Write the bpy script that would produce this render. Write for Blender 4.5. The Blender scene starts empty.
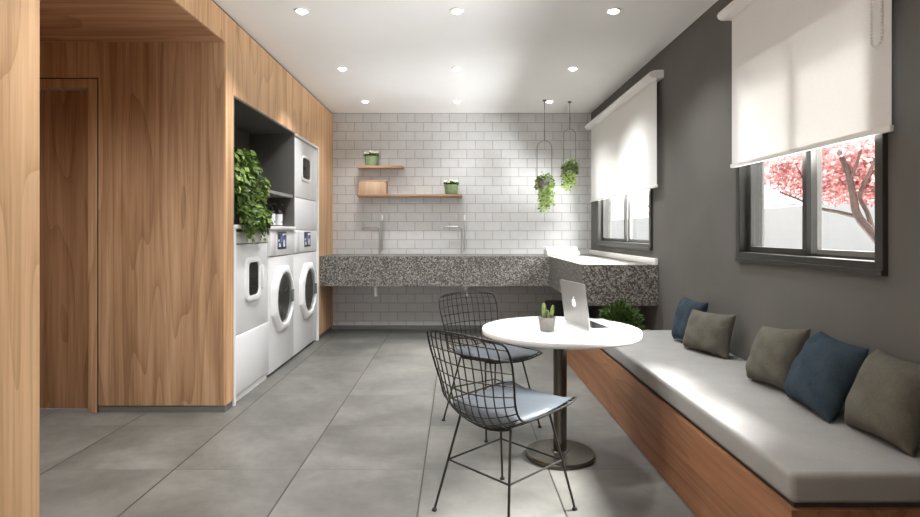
import bpy, bmesh, math, random
from mathutils import Vector, Matrix

R = math.radians
PI = math.pi
C = bpy.context.scene.collection
rnd = random.Random(7)

# ------------------------------------------------------------------ materials
MATS = {}


class NT:
    """small node-building helper"""
    def __init__(self, name):
        m = bpy.data.materials.new(name)
        m.use_nodes = True
        self.m = m
        self.t = m.node_tree
        self.n = self.t.nodes
        self.b = self.n['Principled BSDF']
        MATS[name] = m

    def add(self, kind, **props):
        nd = self.n.new(kind)
        for k, v in props.items():
            setattr(nd, k, v)
        return nd

    def link(self, a, b):
        self.t.links.new(a, b)

    def val(self, sock, v):
        if hasattr(v, 'links') or isinstance(v, bpy.types.NodeSocket):
            self.link(v, sock)
        else:
            sock.default_value = v

    def math(self, op, a, b=0.0, c=0.0, clamp=False):
        nd = self.add('ShaderNodeMath', operation=op, use_clamp=clamp)
        self.val(nd.inputs[0], a)
        self.val(nd.inputs[1], b)
        self.val(nd.inputs[2], c)
        return nd.outputs[0]

    def coords(self, scale=(1, 1, 1), loc=(0, 0, 0), rot=(0, 0, 0)):
        tc = self.add('ShaderNodeTexCoord')
        mp = self.add('ShaderNodeMapping')
        mp.inputs['Scale'].default_value = scale
        mp.inputs['Location'].default_value = loc
        mp.inputs['Rotation'].default_value = rot
        self.link(tc.outputs['Object'], mp.inputs['Vector'])
        return mp.outputs['Vector']

    def noise(self, vec, scale=5, detail=4, rough=.5, dist=0.0):
        nd = self.add('ShaderNodeTexNoise')
        self.link(vec, nd.inputs['Vector'])
        nd.inputs['Scale'].default_value = scale
        nd.inputs['Detail'].default_value = detail
        nd.inputs['Roughness'].default_value = rough
        nd.inputs['Distortion'].default_value = dist
        return nd.outputs['Fac']

    def ramp(self, fac, stops):
        nd = self.add('ShaderNodeValToRGB')
        el = nd.color_ramp.elements
        while len(el) < len(stops):
            el.new(.5)
        for e, (p, c) in zip(el, stops):
            e.position = p
            e.color = (*c, 1) if len(c) == 3 else c
        self.val(nd.inputs['Fac'], fac)
        return nd.outputs['Color']

    def mix(self, fac, a, b, mode='MIX'):
        nd = self.add('ShaderNodeMix', data_type='RGBA', blend_type=mode)
        self.val(nd.inputs['Factor'], fac)
        for s, v in ((nd.inputs[6], a), (nd.inputs[7], b)):
            if isinstance(v, bpy.types.NodeSocket):
                self.link(v, s)
            else:
                s.default_value = (*v, 1)
        return nd.outputs[2]

    def bump(self, h, strength=.2, dist=.01):
        nd = self.add('ShaderNodeBump')
        nd.inputs['Strength'].default_value = strength
        nd.inputs['Distance'].default_value = dist
        self.link(h, nd.inputs['Height'])
        self.link(nd.outputs['Normal'], self.b.inputs['Normal'])

    def base(self, col, rough=.5, metal=0.0, spec=.5):
        if isinstance(col, bpy.types.NodeSocket):
            self.link(col, self.b.inputs['Base Color'])
        else:
            self.b.inputs['Base Color'].default_value = (*col, 1)
        self.val(self.b.inputs['Roughness'], rough)
        self.b.inputs['Metallic'].default_value = metal
        self.b.inputs['Specular IOR Level'].default_value = spec


def plain(name, col, rough=.5, metal=0.0, spec=.5, var=.06, nscale=40, bump=0.0):
    t = NT(name)
    v = t.coords()
    n = t.noise(v, nscale, 3)
    lo = tuple(max(0, c * (1 - var)) for c in col)
    hi = tuple(min(1, c * (1 + var)) for c in col)
    t.base(t.ramp(n, [(.3, lo), (.7, hi)]), rough, metal, spec)
    if bump:
        t.bump(n, bump, .003)
    return t.m


def wood(name, dark, mid, light, axis, rough=.5, s=1.0):
    """straight plank grain running along axis (0,1,2)"""
    t = NT(name)
    sc = [9 * s, 9 * s, 9 * s]
    sc[axis] = .42 * s
    v = t.coords(tuple(sc))
    n1 = t.noise(v, 1.0, 5, .62, .9)
    sc2 = [85 * s, 85 * s, 85 * s]
    sc2[axis] = 1.6 * s
    v2 = t.coords(tuple(sc2))
    n2 = t.noise(v2, 1.0, 3, .6, .2)
    sc3 = [2.6 * s, 2.6 * s, 2.6 * s]
    sc3[axis] = .12 * s
    v3 = t.coords(tuple(sc3))
    n3 = t.noise(v3, 1.0, 2, .5, .3)
    f = t.math('ADD', t.math('MULTIPLY', n1, .55), t.math('MULTIPLY', n2, .36))
    f = t.math('ADD', f, t.math('MULTIPLY', n3, .13))
    # flame figure: contour lines of a long smooth noise
    sc4 = [1.9 * s, 1.9 * s, 1.9 * s]
    sc4[axis] = .20 * s
    n4 = t.noise(t.coords(tuple(sc4), (3.1, 1.7, .4)), 1.0, 2, .45, .25)
    g = t.math('FRACT', t.math('MULTIPLY', n4, 17.0))
    g = t.math('POWER', g, 3.5)
    g = t.math('MULTIPLY', g, t.math('ADD', .35, n2))
    f = t.math('SUBTRACT', f, t.math('MULTIPLY', g, .13))
    t.base(t.ramp(f, [(.37, dark), (.50, mid), (.62, light)]), rough, 0, .35)
    t.bump(n2, .06, .002)
    return t.m


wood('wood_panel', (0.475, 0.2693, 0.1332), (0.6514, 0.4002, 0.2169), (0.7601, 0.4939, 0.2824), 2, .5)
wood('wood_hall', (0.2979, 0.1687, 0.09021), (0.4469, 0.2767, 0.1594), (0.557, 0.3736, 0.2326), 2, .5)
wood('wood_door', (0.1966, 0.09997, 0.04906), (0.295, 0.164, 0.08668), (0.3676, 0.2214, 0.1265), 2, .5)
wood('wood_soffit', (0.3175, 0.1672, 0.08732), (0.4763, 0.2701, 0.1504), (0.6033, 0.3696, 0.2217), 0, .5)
wood('wood_bench', (0.1822, 0.0754, 0.03402), (0.2596, 0.1197, 0.0567), (0.3188, 0.1552, 0.0756), 1, .5)
wood('wood_shelf', (.30, .18, .11), (.40, .26, .17), (.48, .33, .22), 0, .5)
wood('wood_box', (.50, .33, .21), (.60, .42, .29), (.66, .48, .34), 2, .6)
plain('white_enamel', (.80, .80, .805), .25, 0, .5, .01)
plain('white_trim', (.86, .86, .85), .35, 0, .5, .01)
plain('ring_white', (.90, .90, .90), .3, 0, .5, .01)
plain('niche_grey', (0.1116, 0.105, 0.09581), .5, 0, .4, .04)
plain('niche_shelf', (.24, .235, .225), .5, 0, .4, .04)
plain('wall_grey', (0.1186, 0.1141, 0.1043), .75, 0, .3, .05, 3)
plain('ceiling_white', (.92, .915, .91), .8, 0, .2, .01, 3)
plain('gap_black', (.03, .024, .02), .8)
plain('skirting_grey', (0.18, 0.18, 0.174), .45, .3, .5, .04)
plain('black_wire', (.035, .032, .028), .35, .6, .5, .05)
plain('rubber_black', (.02, .02, .02), .6)
plain('seat_blue', (0.0563, 0.0674, 0.07904), .55, 0, .4, .08, 60, .15)
plain('table_white', (0.7052, 0.7052, 0.697), .3, 0, .5, .015, 20)
plain('bronze_steel', (.115, .105, .09), .25, .9, .5, .04)
plain('chrome', (.45, .45, .43), .32, 1, .5, .01)
plain('drain_white', (.8, .8, .78), .3, .2)
plain('aluminium', (.44, .43, .41), .38, .75, .5, .02)
plain('aluminium_light', (.62, .62, .61), .35, .6, .5, .02)
plain('key_dark', (.10, .10, .10), .5)
plain('screen_black', (.02, .02, .022), .12)
plain('window_metal', (0.04464, 0.0432, 0.0378), .38, .35, .5, .04)
plain('sash_metal', (.20, .195, .18), .4, .3, .5, .04)
plain('blind_case', (.80, .79, .77), .4, 0, .5, .01)
plain('chain_white', (.70, .68, .64), .4)
plain('pot_green', (.25, .33, .17), .45, 0, .5, .12, 30)
plain('pot_grey', (.235, .225, .21), .75, 0, .3, .1, 60, .1)
plain('pot_dark', (.05, .05, .048), .6)
plain('pot_white', (.7, .7, .68), .5)
plain('soil', (.05, .035, .025), .9)
plain('petal_white', (.85, .86, .74), .6)
plain('petal_heart', (.7, .6, .2), .6)
plain('cactus_green', (.20, .26, .10), .6, 0, .3, .25, 60)
plain('shade_dark', (.025, .02, .016), .5)
plain('towel_white', (.86, .85, .83), .9, 0, .1, .05, 90, .4)
plain('bottle_brown', (.03, .026, .022), .25)
plain('label_white', (.85, .87, .87), .5)
plain('label_mark', (.22, .25, .42), .5)
plain('navy', (.035, .045, .16), .35)
plain('navy_light', (.12, .15, .36), .35)
plain('black_ink', (.015, .015, .02), .4)
plain('cord_grey', (.16, .155, .15), .5, .5)
plain('bark', (0.0396, 0.02616, 0.02145), .9, 0, .2, .3, 30, .5)
plain('bark_pale', (.42, .33, .30), .9, 0, .2, .2, 30, .5)
plain('garden_wall_white', (0.4185, 0.4185, 0.4123), .9, 0, .2, .02, 3)
plain('garden_ground', (0.18, 0.18, 0.168), .9, 0, .2, .1, 4)
plain('gasket', (.20, .20, .19), .5)
plain('drum_steel', (.38, .38, .36), .32, .8)


def leafmat(name, dark, light, trans=.25, rough=.5):
    t = NT(name)
    geo = t.add('ShaderNodeNewGeometry')
    col = t.ramp(geo.outputs['Random Per Island'], [(0, dark), (.55, tuple((a + b) / 2 for a, b in zip(dark, light))), (1, light)])
    t.base(col, rough, 0, .4)
    tr = t.add('ShaderNodeBsdfTranslucent')
    t.link(col, tr.inputs['Color'])
    mx = t.add('ShaderNodeMixShader')
    mx.inputs[0].default_value = trans
    out = t.n['Material Output']
    t.link(t.b.outputs[0], mx.inputs[1])
    t.link(tr.outputs[0], mx.inputs[2])
    t.link(mx.outputs[0], out.inputs['Surface'])
    return t.m


leafmat('leaf_vine', (.02, .06, .01), (.30, .43, .10))
leafmat('leaf_hang_dark', (.07, .13, .025), (.24, .34, .08), .3)
leafmat('leaf_hang_pale', (.32, .44, .12), (.62, .72, .33), .35)
leafmat('leaf_bush', (0.018, 0.048, 0.0072), (0.09, 0.156, 0.03), .2)
leafmat('leaf_small', (.02, .06, .012), (.10, .20, .05), .2)
leafmat('blossom', (0.3024, 0.1054, 0.0992), (0.576, 0.31, 0.2914), .25)
leafmat('blossom_pale', (.85, .62, .60), (.95, .82, .80), .4)


def make_tiles():
    t = NT('wall_tile')
    tc = t.add('ShaderNodeTexCoord')
    sp = t.add('ShaderNodeSeparateXYZ')
    t.link(tc.outputs['Object'], sp.inputs[0])
    cb = t.add('ShaderNodeCombineXYZ')
    t.link(t.math('ADD', sp.outputs['X'], .10), cb.inputs[0])
    t.link(t.math('ADD', sp.outputs['Z'], .013), cb.inputs[1])
    br = t.add('ShaderNodeTexBrick', offset=.5, squash=1.0)
    t.link(cb.outputs[0], br.inputs['Vector'])
    br.inputs['Color1'].default_value = (.60, .60, .60, 1)
    br.inputs['Color2'].default_value = (.56, .56, .56, 1)
    br.inputs['Mortar'].default_value = (.31, .31, .305, 1)
    br.inputs['Scale'].default_value = 1
    br.inputs['Mortar Size'].default_value = .0055
    br.inputs['Mortar Smooth'].default_value = .25
    br.inputs['Bias'].default_value = 0
    br.inputs['Brick Width'].default_value = .228
    br.inputs['Row Height'].default_value = .119
    n = t.noise(t.coords(), 12, 3)
    col = t.mix(.25, br.outputs['Color'], t.ramp(n, [(.3, (.52, .52, .515)), (.7, (.65, .65, .65))]))
    t.base(col, .28, 0, .5)
    inv = t.math('SUBTRACT', 1.0, br.outputs['Fac'])
    h = t.math('ADD', inv, t.math('MULTIPLY', n, .15))
    t.bump(h, .45, .004)


def make_floor():
    t = NT('floor_tile')
    tc = t.add('ShaderNodeTexCoord')
    sp = t.add('ShaderNodeSeparateXYZ')
    t.link(tc.outputs['Object'], sp.inputs[0])
    W, H = .673, .686
    u = t.math('DIVIDE', t.math('SUBTRACT', sp.outputs['X'], -.179), W)
    v = t.math('DIVIDE', t.math('SUBTRACT', sp.outputs['Y'], 3.016), H)
    def line(c, size, wd):
        fr = t.math('FRACT', c)
        d = t.math('MINIMUM', fr, t.math('SUBTRACT', 1.0, fr))
        d = t.math('MULTIPLY', d, size)
        return t.math('LESS_THAN', d, wd)
    lx = line(u, W, .0040)
    ly = line(v, H, .0024)
    fx, fy = t.math('FLOOR', u), t.math('FLOOR', v)
    cb = t.add('ShaderNodeCombineXYZ')
    t.link(fx, cb.inputs[0]); t.link(fy, cb.inputs[1])
    wn = t.add('ShaderNodeTexWhiteNoise', noise_dimensions='3D')
    t.link(cb.outputs[0], wn.inputs['Vector'])
    # shift the clouds from tile to tile
    off = t.add('ShaderNodeVectorMath', operation='SCALE')
    t.link(wn.outputs['Color'], off.inputs[0]); off.inputs['Scale'].default_value = 8
    ad = t.add('ShaderNodeVectorMath', operation='ADD')
    t.link(tc.outputs['Object'], ad.inputs[0]); t.link(off.outputs[0], ad.inputs[1])
    n1 = t.noise(ad.outputs[0], 1.7, 5, .55, .5)
    n2 = t.noise(ad.outputs[0], 14, 4, .6)
    f = t.math('ADD', t.math('MULTIPLY', n1, .75), t.math('MULTIPLY', n2, .25))
    col = t.ramp(f, [(.34, (0.08278, 0.08113, 0.07247)), (.5, (0.1223, 0.1193, 0.1075)), (.66, (0.1695, 0.1647, 0.1497))])
    col = t.mix(t.math('MULTIPLY', lx, .93), col, (.018, .016, .014))
    col = t.mix(t.math('MULTIPLY', ly, .55), col, (.05, .047, .042))
    rough = t.math('ADD', .38, t.math('MULTIPLY', n1, .18))
    t.base(col, rough, 0, .45)
    ln = t.math('MAXIMUM', lx, ly)
    t.bump(t.math('SUBTRACT', t.math('MULTIPLY', n2, .1), ln), .25, .003)


def make_terrazzo():
    t = NT('terrazzo')
    v = t.coords()
    vo = t.add('ShaderNodeTexVoronoi', feature='F1')
    t.link(v, vo.inputs['Vector']); vo.inputs['Scale'].default_value = 88
    sp = t.add('ShaderNodeSeparateColor')
    t.link(vo.outputs['Color'], sp.inputs[0])
    col = t.ramp(sp.outputs[0], [(0, (0.0225, 0.021, 0.01875)), (.30, (0.0375, 0.03525, 0.0315)), (.33, (0.1125, 0.105, 0.0915)),
                                 (.62, (0.15, 0.1387, 0.12)), (.66, (0.27, 0.2587, 0.2363)), (1, (0.39, 0.3788, 0.3525))])
    t.n[-1].color_ramp.interpolation = 'LINEAR'
    vo2 = t.add('ShaderNodeTexVoronoi', feature='DISTANCE_TO_EDGE')
    t.link(v, vo2.inputs['Vector']); vo2.inputs['Scale'].default_value = 88
    ed = t.math('LESS_THAN', vo2.outputs['Distance'], .09)
    col = t.mix(t.math('MULTIPLY', ed, .8), col, (.12, .112, .10))
    t.base(col, .45, 0, .4)


def make_linen(name, c1, c2, scale=320, bump=.5, rough=.95, wr=0):
    t = NT(name)
    v = t.coords()
    n = t.noise(v, scale, 2)
    n2 = t.noise(v, 7, 4, .6)
    f = t.math('ADD', t.math('MULTIPLY', n, .5), t.math('MULTIPLY', n2, .5))
    t.base(t.ramp(f, [(.35, c1), (.65, c2)]), rough, 0, .15)
    h = t.math('ADD', t.math('MULTIPLY', n, .3), t.math('MULTIPLY', t.noise(v, 22, 4, .6, .8), 1.0 * wr))
    t.bump(h, bump, .01)
    return t.m


make_tiles(); make_floor(); make_terrazzo()
make_linen('linen_grey', (0.08538, 0.0806, 0.06403), (0.1333, 0.127, 0.1032), 300, .45, .95, .9)
make_linen('linen_blue', (0.0208, 0.03124, 0.042), (0.0442, 0.06532, 0.0855), 240, .6, .95, .7)
make_linen('cushion_cloth', (0.2564, 0.2494, 0.2364), (0.3001, 0.2935, 0.2812), 260, .12, .9, .25)


def make_blind():
    t = NT('blind_fabric')
    v = t.coords()
    n = t.noise(v, 300, 2)
    col = t.ramp(n, [(.3, (.80, .795, .78)), (.7, (.87, .865, .85))])
    t.base(col, .9, 0, .1)
    tr = t.add('ShaderNodeBsdfTranslucent')
    tr.inputs['Color'].default_value = (.80, .79, .77, 1)
    mx = t.add('ShaderNodeMixShader')
    mx.inputs[0].default_value = .15
    t.link(t.b.outputs[0], mx.inputs[1]); t.link(tr.outputs[0], mx.inputs[2])
    t.link(mx.outputs[0], t.n['Material Output'].inputs['Surface'])


def glass_fac(t):
    lw = t.add('ShaderNodeLayerWeight')
    lw.inputs['Blend'].default_value = .5
    return t.math('ADD', t.math('MULTIPLY', t.math('POWER', lw.outputs['Facing'], 4.0), .55), .03)


def make_glass():
    t = NT('window_glass')
    fr = glass_fac(t)
    tp = t.add('ShaderNodeBsdfTransparent'); tp.inputs['Color'].default_value = (.97, .975, .975, 1)
    gl = t.add('ShaderNodeBsdfGlossy'); gl.inputs['Roughness'].default_value = .02
    mx = t.add('ShaderNodeMixShader')
    t.link(fr, mx.inputs[0]); t.link(tp.outputs[0], mx.inputs[1]); t.link(gl.outputs[0], mx.inputs[2])
    t.link(mx.outputs[0], t.n['Material Output'].inputs['Surface'])
    # the darker glass of the machine doors
    t = NT('door_glass')
    fr = glass_fac(t)
    tp = t.add('ShaderNodeBsdfTransparent'); tp.inputs['Color'].default_value = (.62, .63, .62, 1)
    gl = t.add('ShaderNodeBsdfGlossy'); gl.inputs['Roughness'].default_value = .05
    mx = t.add('ShaderNodeMixShader')
    t.link(fr, mx.inputs[0]); t.link(tp.outputs[0], mx.inputs[1]); t.link(gl.outputs[0], mx.inputs[2])
    t.link(mx.outputs[0], t.n['Material Output'].inputs['Surface'])


def make_glow(name, col, strength):
    t = NT(name)
    t.base(col, .5)
    t.b.inputs['Emission Color'].default_value = (*col, 1)
    t.b.inputs['Emission Strength'].default_value = strength


make_blind(); make_glass()
make_glow('lamp_glow', (1.0, .93, .80), 14)
make_glow('logo_white', (.95, .97, .92), .55)


# ------------------------------------------------------------------ mesh helpers
class MB:
    def __init__(self, smooth=False):
        self.v, self.f, self.mi = [], [], []
        self.smooth = smooth

    def add(self, vs, fs, mi=0, M=None):
        o = len(self.v)
        for p in vs:
            p = Vector(p)
            self.v.append(M @ p if M else p)
        for f in fs:
            self.f.append([i + o for i in f]); self.mi.append(mi)
        return self

    def from_bm(self, bm, mi=0, M=None):
        bm.verts.index_update()
        self.add([v.co.copy() for v in bm.verts], [[v.index for v in f.verts] for f in bm.faces], mi, M)
        bm.free()
        return self

    def box(self, lo, hi, mi=0, bev=0.0, seg=2, M=None):
        bm = bmesh.new()
        bmesh.ops.create_cube(bm, size=1)
        lo, hi = Vector(lo), Vector(hi)
        for v in bm.verts:
            v.co = Vector((lo[i] + (v.co[i] + .5) * (hi[i] - lo[i]) for i in range(3)))
        if bev:
            bmesh.ops.bevel(bm, geom=bm.edges[:], offset=bev, segments=seg, affect='EDGES', profile=.5)
        return self.from_bm(bm, mi, M)

    def tube(self, pts, r, n=8, closed=False, mi=0, cap=True):
        pts = [Vector(p) for p in pts]
        k = len(pts)
        rs = r if isinstance(r, (list, tuple)) else [r] * k
        vs, fs = [], []
        up = None
        for i, p in enumerate(pts):
            a = pts[(i - 1) % k] if closed or i else p
            b = pts[(i + 1) % k] if closed or i < k - 1 else p
            d = (b - a)
            d = d.normalized() if d.length > 1e-9 else Vector((0, 0, 1))
            if up is None:
                up = Vector((0, 0, 1)) if abs(d.z) < .9 else Vector((1, 0, 0))
            s = d.cross(up)
            if s.length < 1e-6:
                s = d.cross(Vector((0, 1, 0)))
            s.normalize()
            up = s.cross(d).normalized()
            for j in range(n):
                t = 2 * PI * j / n
                vs.append(p + (s * math.cos(t) + up * math.sin(t)) * rs[i])
        m = k if closed else k - 1
        for i in range(m):
            for j in range(n):
                a, b = i * n + j, i * n + (j + 1) % n
                c, d = ((i + 1) % k) * n + (j + 1) % n, ((i + 1) % k) * n + j
                fs.append((a, b, c, d))
        if cap and not closed:
            fs.append(tuple(range(n))[::-1]); fs.append(tuple((k - 1) * n + j for j in range(n)))
        return self.add(vs, fs, mi)

    def lathe(self, prof, n=32, mi=0, M=None, wob=None):
        """profile of (r, z) turned about z; r=0 ends close to a point"""
        vs, fs, rings = [], [], []
        for (r, z) in prof:
            if r <= 1e-6:
                rings.append([len(vs)]); vs.append((0, 0, z))
            else:
                ring = []
                for j in range(n):
                    t = 2 * PI * j / n
                    rr = r * (wob(t) if wob else 1)
                    ring.append(len(vs)); vs.append((rr * math.cos(t), rr * math.sin(t), z))
                rings.append(ring)
        for a, b in zip(rings, rings[1:]):
            for j in range(n):
                p, q = a[j % len(a)], a[(j + 1) % len(a)]
                s, t = b[(j + 1) % len(b)], b[j % len(b)]
                f = []
                for x in (p, q, s, t):
                    if x not in f:
                        f.append(x)
                if len(f) > 2:
                    fs.append(tuple(f))
        return self.add(vs, fs, mi, M)

    def prism(self, outline, lo, hi, mi=0, M=None):
        """2D outline (x, y) extruded in z"""
        k = len(outline)
        vs = [(x, y, lo) for x, y in outline] + [(x, y, hi) for x, y in outline]
        fs = [tuple(range(k))[::-1], tuple(range(k, 2 * k))]
        fs += [(i, (i + 1) % k, k + (i + 1) % k, k + i) for i in range(k)]
        return self.add(vs, fs, mi, M)

    def ring(self, outer, inner, lo, hi, mi=0, M=None):
        """closed frame between two 2D outlines of equal length, extruded in z"""
        k = len(outer)
        vs = [(x, y, lo) for x, y in outer] + [(x, y, lo) for x, y in inner]
        vs += [(x, y, hi) for x, y in outer] + [(x, y, hi) for x, y in inner]
        fs = []
        for i in range(k):
            j = (i + 1) % k
            fs += [(i, k + i, k + j, j), (2 * k + i, 2 * k + j, 3 * k + j, 3 * k + i),
                   (i, j, 2 * k + j, 2 * k + i), (k + i, 3 * k + i, 3 * k + j, k + j)]
        return self.add(vs, fs, mi, M)

    def leaf(self, base, d, nrm, ln, wd, mi=0, fold=.15):
        d = Vector(d).normalized()
        nrm = Vector(nrm)
        s = d.cross(nrm)
        if s.length < 1e-5:
            s = d.cross(Vector((.3, .5, .8)))
        s.normalize()
        n = s.cross(d)
        b = Vector(base)
        up = n * (wd * fold)
        vs = [b, b + d * ln * .35 + s * wd * .5 + up, b + d * ln * .72 + s * wd * .36 + up, b + d * ln - n * ln * .08,
              b + d * ln * .72 - s * wd * .36 + up, b + d * ln * .35 - s * wd * .5 + up, b + d * ln * .4]
        return self.add(vs, [(0, 1, 6), (1, 2, 3, 6), (6, 3, 4, 5), (0, 6, 5)], mi)

    def obj(self, name, mat, parent=None, loc=None, rot=None):
        me = bpy.data.meshes.new(name)
        me.from_pydata([tuple(v) for v in self.v], [], self.f)
        mats = mat if isinstance(mat, (list, tuple)) else [mat]
        for m in mats:
            me.materials.append(MATS[m])
        for p, i in zip(me.polygons, self.mi):
            p.material_index = i
        bm = bmesh.new(); bm.from_mesh(me)
        bmesh.ops.recalc_face_normals(bm, faces=bm.faces[:])
        bm.to_mesh(me); bm.free()
        if self.smooth:
            for p in me.polygons:
                p.use_smooth = True
            try:
                me.set_sharp_from_angle(angle=R(self.smooth if self.smooth is not True else 40))
            except Exception:
                pass
        me.update()
        o = bpy.data.objects.new(name, me)
        C.objects.link(o)
        if parent:
            o.parent = parent
        if loc:
            o.location = loc
        if rot:
            o.rotation_euler = rot
        return o


def tag(o, label=None, cat=None, group=None, kind=None):
    if label: o['label'] = label
    if cat: o['category'] = cat
    if group: o['group'] = group
    if kind: o['kind'] = kind
    return o


def thing(name, label, cat, loc=(0, 0, 0), rz=0.0, group=None):
    o = bpy.data.objects.new(name, None)
    C.objects.link(o)
    o.empty_display_size = .05
    o.location = loc
    o.rotation_euler = (0, 0, rz)
    return tag(o, label, cat, group)


def struct(mb, name, mat, label=None, cat='room'):
    return tag(mb.obj(name, mat), label, cat, None, 'structure')


def dup(root, loc, rz, label):
    def cp(o, parent):
        c = o.copy(); C.objects.link(c)
        c.parent = parent
        for ch in [x for x in kids.get(o, [])]:
            cp(ch, c)
        return c
    kids = {}
    for o in C.objects:
        if o.parent:
            kids.setdefault(o.parent, []).append(o)
    r = cp(root, None)
    r.location = loc; r.rotation_euler = (0, 0, rz); r['label'] = label
    return r


def rrect(cx, cy, w, h, r, n=5):
    out = []
    for (sx, sy, a0) in ((1, 1, 0), (-1, 1, 90), (-1, -1, 180), (1, -1, 270)):
        for i in range(n + 1):
            a = R(a0 + 90 * i / n)
            out.append((cx + sx * (w / 2 - r) + r * math.cos(a), cy + sy * (h / 2 - r) + r * math.sin(a)))
    return out


# axes for shapes drawn on a wall facing +X: local x -> world -Y.. (u, v, w) -> (Y, Z, X)
def on_left(x, y, z):
    return Matrix(((0, 0, 1, x), (1, 0, 0, y), (0, 1, 0, z), (0, 0, 0, 1)))


# ------------------------------------------------------------------ key sizes
XL, XR = -1.64, 1.77
YB, YR = 7.39, -2.4
H = 2.85
CAM = 1.28
HALL_X = -3.65

# ------------------------------------------------------------------ room shell
struct(MB().box((HALL_X - .1, YR - .1, -.12), (XR + .16, YB + .12, 0)), 'floor', 'floor_tile', 'grey concrete-look large tile floor with thin dark joints', 'floor')
struct(MB().box((HALL_X - .1, YR - .1, H), (XR + .16, YB + .12, H + .12)), 'ceiling', 'ceiling_white', 'smooth white ceiling with small recessed downlights', 'ceiling')
struct(MB().box((XL - .62, YB, 0), (XR + .16, YB + .12, H)), 'wall_back', 'wall_tile', 'far wall of light grey brick-shaped tiles', 'wall')
struct(MB().box((HALL_X - .1, YR - .12, 0), (XR + .16, YR, H)), 'wall_rear', 'ceiling_white', 'plain white wall behind the viewer', 'wall')

W1 = dict(y0=2.30, y1=3.515, z0=1.11, z1=2.30)
W2 = dict(y0=5.06, y1=6.98, z0=1.125, z1=2.30)
wr = MB()
x0, x1 = XR, XR + .16
ys = [YR - .1, W1['y0'], W1['y1'], W2['y0'], W2['y1'], YB + .12]
wr.box((x0, ys[0], 0), (x1, ys[1], H)); wr.box((x0, ys[2], 0), (x1, ys[3], H)); wr.box((x0, ys[4], 0), (x1, ys[5], H))
for w in (W1, W2):
    wr.box((x0, w['y0'], 0), (x1, w['y1'], w['z0'])); wr.box((x0, w['y0'], w['z1']), (x1, w['y1'], H))
struct(wr, 'wall_right', 'wall_grey', 'dark grey painted wall with two windows above the bench', 'wall')

# left wood plane: near wall, header over the hall opening, wood around the appliance niche
HT = 2.83
NY0, NY1, NZ1 = 4.11, 6.635, 2.285
HY0, HY1, HZ = 2.2, 3.97, 2.625
wl = MB()
TH = .014
wl.box((XL - TH, YR - .1, 0), (XL, HY0, HT))
wl.box((XL - TH, HY0, HZ), (XL, HY1, HT))
wl.box((XL - TH, HY1, .05), (XL, NY0, HT))
wl.box((XL - .12, NY0, NZ1), (XL, NY1, HT))
wl.box((XL - .14, NY1, .05), (XL, YB, HT))
struct(wl, 'wall_left', 'wood_panel', 'light oak veneer wall panelling around the hall opening and appliances', 'wall')
struct(MB().box((XL - .14, YR - .1, HT), (XL - .012, YB, H)), 'trim_1', 'gap_black', 'dark shadow gap between oak panelling and ceiling', 'trim')
DX0, DX1, DZ = -3.5, -2.55, 2.365
wh = MB()
XI = XL - .014
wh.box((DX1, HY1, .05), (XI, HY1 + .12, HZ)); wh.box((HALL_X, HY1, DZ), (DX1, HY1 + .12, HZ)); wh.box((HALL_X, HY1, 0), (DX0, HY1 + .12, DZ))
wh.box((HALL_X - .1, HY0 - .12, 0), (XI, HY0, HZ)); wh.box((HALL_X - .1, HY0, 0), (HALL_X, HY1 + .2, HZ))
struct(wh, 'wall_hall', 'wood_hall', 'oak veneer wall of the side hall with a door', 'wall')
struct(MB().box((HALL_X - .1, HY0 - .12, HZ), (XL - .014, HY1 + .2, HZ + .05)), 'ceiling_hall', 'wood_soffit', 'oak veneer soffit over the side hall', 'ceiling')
d1 = thing('door_1', 'flush oak door recessed in the side hall wall', 'door', (-3.03, HY1 + .1, 0)); d1['kind'] = 'structure'
fw = .065
m = MB()
for lo, hi in (((DX1 - fw, 0), (DX1, DZ)), ((DX0, 0), (DX0 + fw, DZ)), ((DX0 + fw, DZ - fw), (DX1 - fw, DZ))):
    m.box((lo[0] + 3.03, -.102, lo[1]), (hi[0] + 3.03, .02, hi[1]), bev=.003)
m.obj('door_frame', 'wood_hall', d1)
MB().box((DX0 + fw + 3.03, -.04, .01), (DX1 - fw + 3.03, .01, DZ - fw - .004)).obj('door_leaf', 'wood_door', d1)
m = MB()
m.box((DX1 + 3.03, -.1015, 0), (DX1 + 3.038, -.0995, DZ + .008)).box((DX0 + 3.03, -.1015, DZ), (DX1 + 3.03, -.0995, DZ + .008))
m.obj('shadow_gap', 'gap_black', d1)
struct(MB().box((DX1, HY1 + .006, 0), (XL - .006, HY1 + .1, .05)), 'baseboard_hall', 'skirting_grey', 'low grey skirting under the oak hall wall', 'baseboard')
m = MB().box((XL - .1, HY1 + .02, 0), (XL - .008, NY0, .05)).box((XL - .1, NY1, 0), (XL - .008, YB, .05))
struct(m, 'baseboard_left', 'skirting_grey', 'low grey skirting under the oak wall beside the machines', 'baseboard')
struct(MB().box((XL, YB - .012, 0), (XR, YB, .05)), 'baseboard_back', 'skirting_grey', 'grey skirting strip along the tiled far wall', 'baseboard')
struct(MB().box((XL - .62, NY0 - .02, 0), (XL - .5, NY1 + .02, NZ1 + .03)), 'wall_niche', 'niche_grey', 'dark back wall behind the machines', 'wall')

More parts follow.
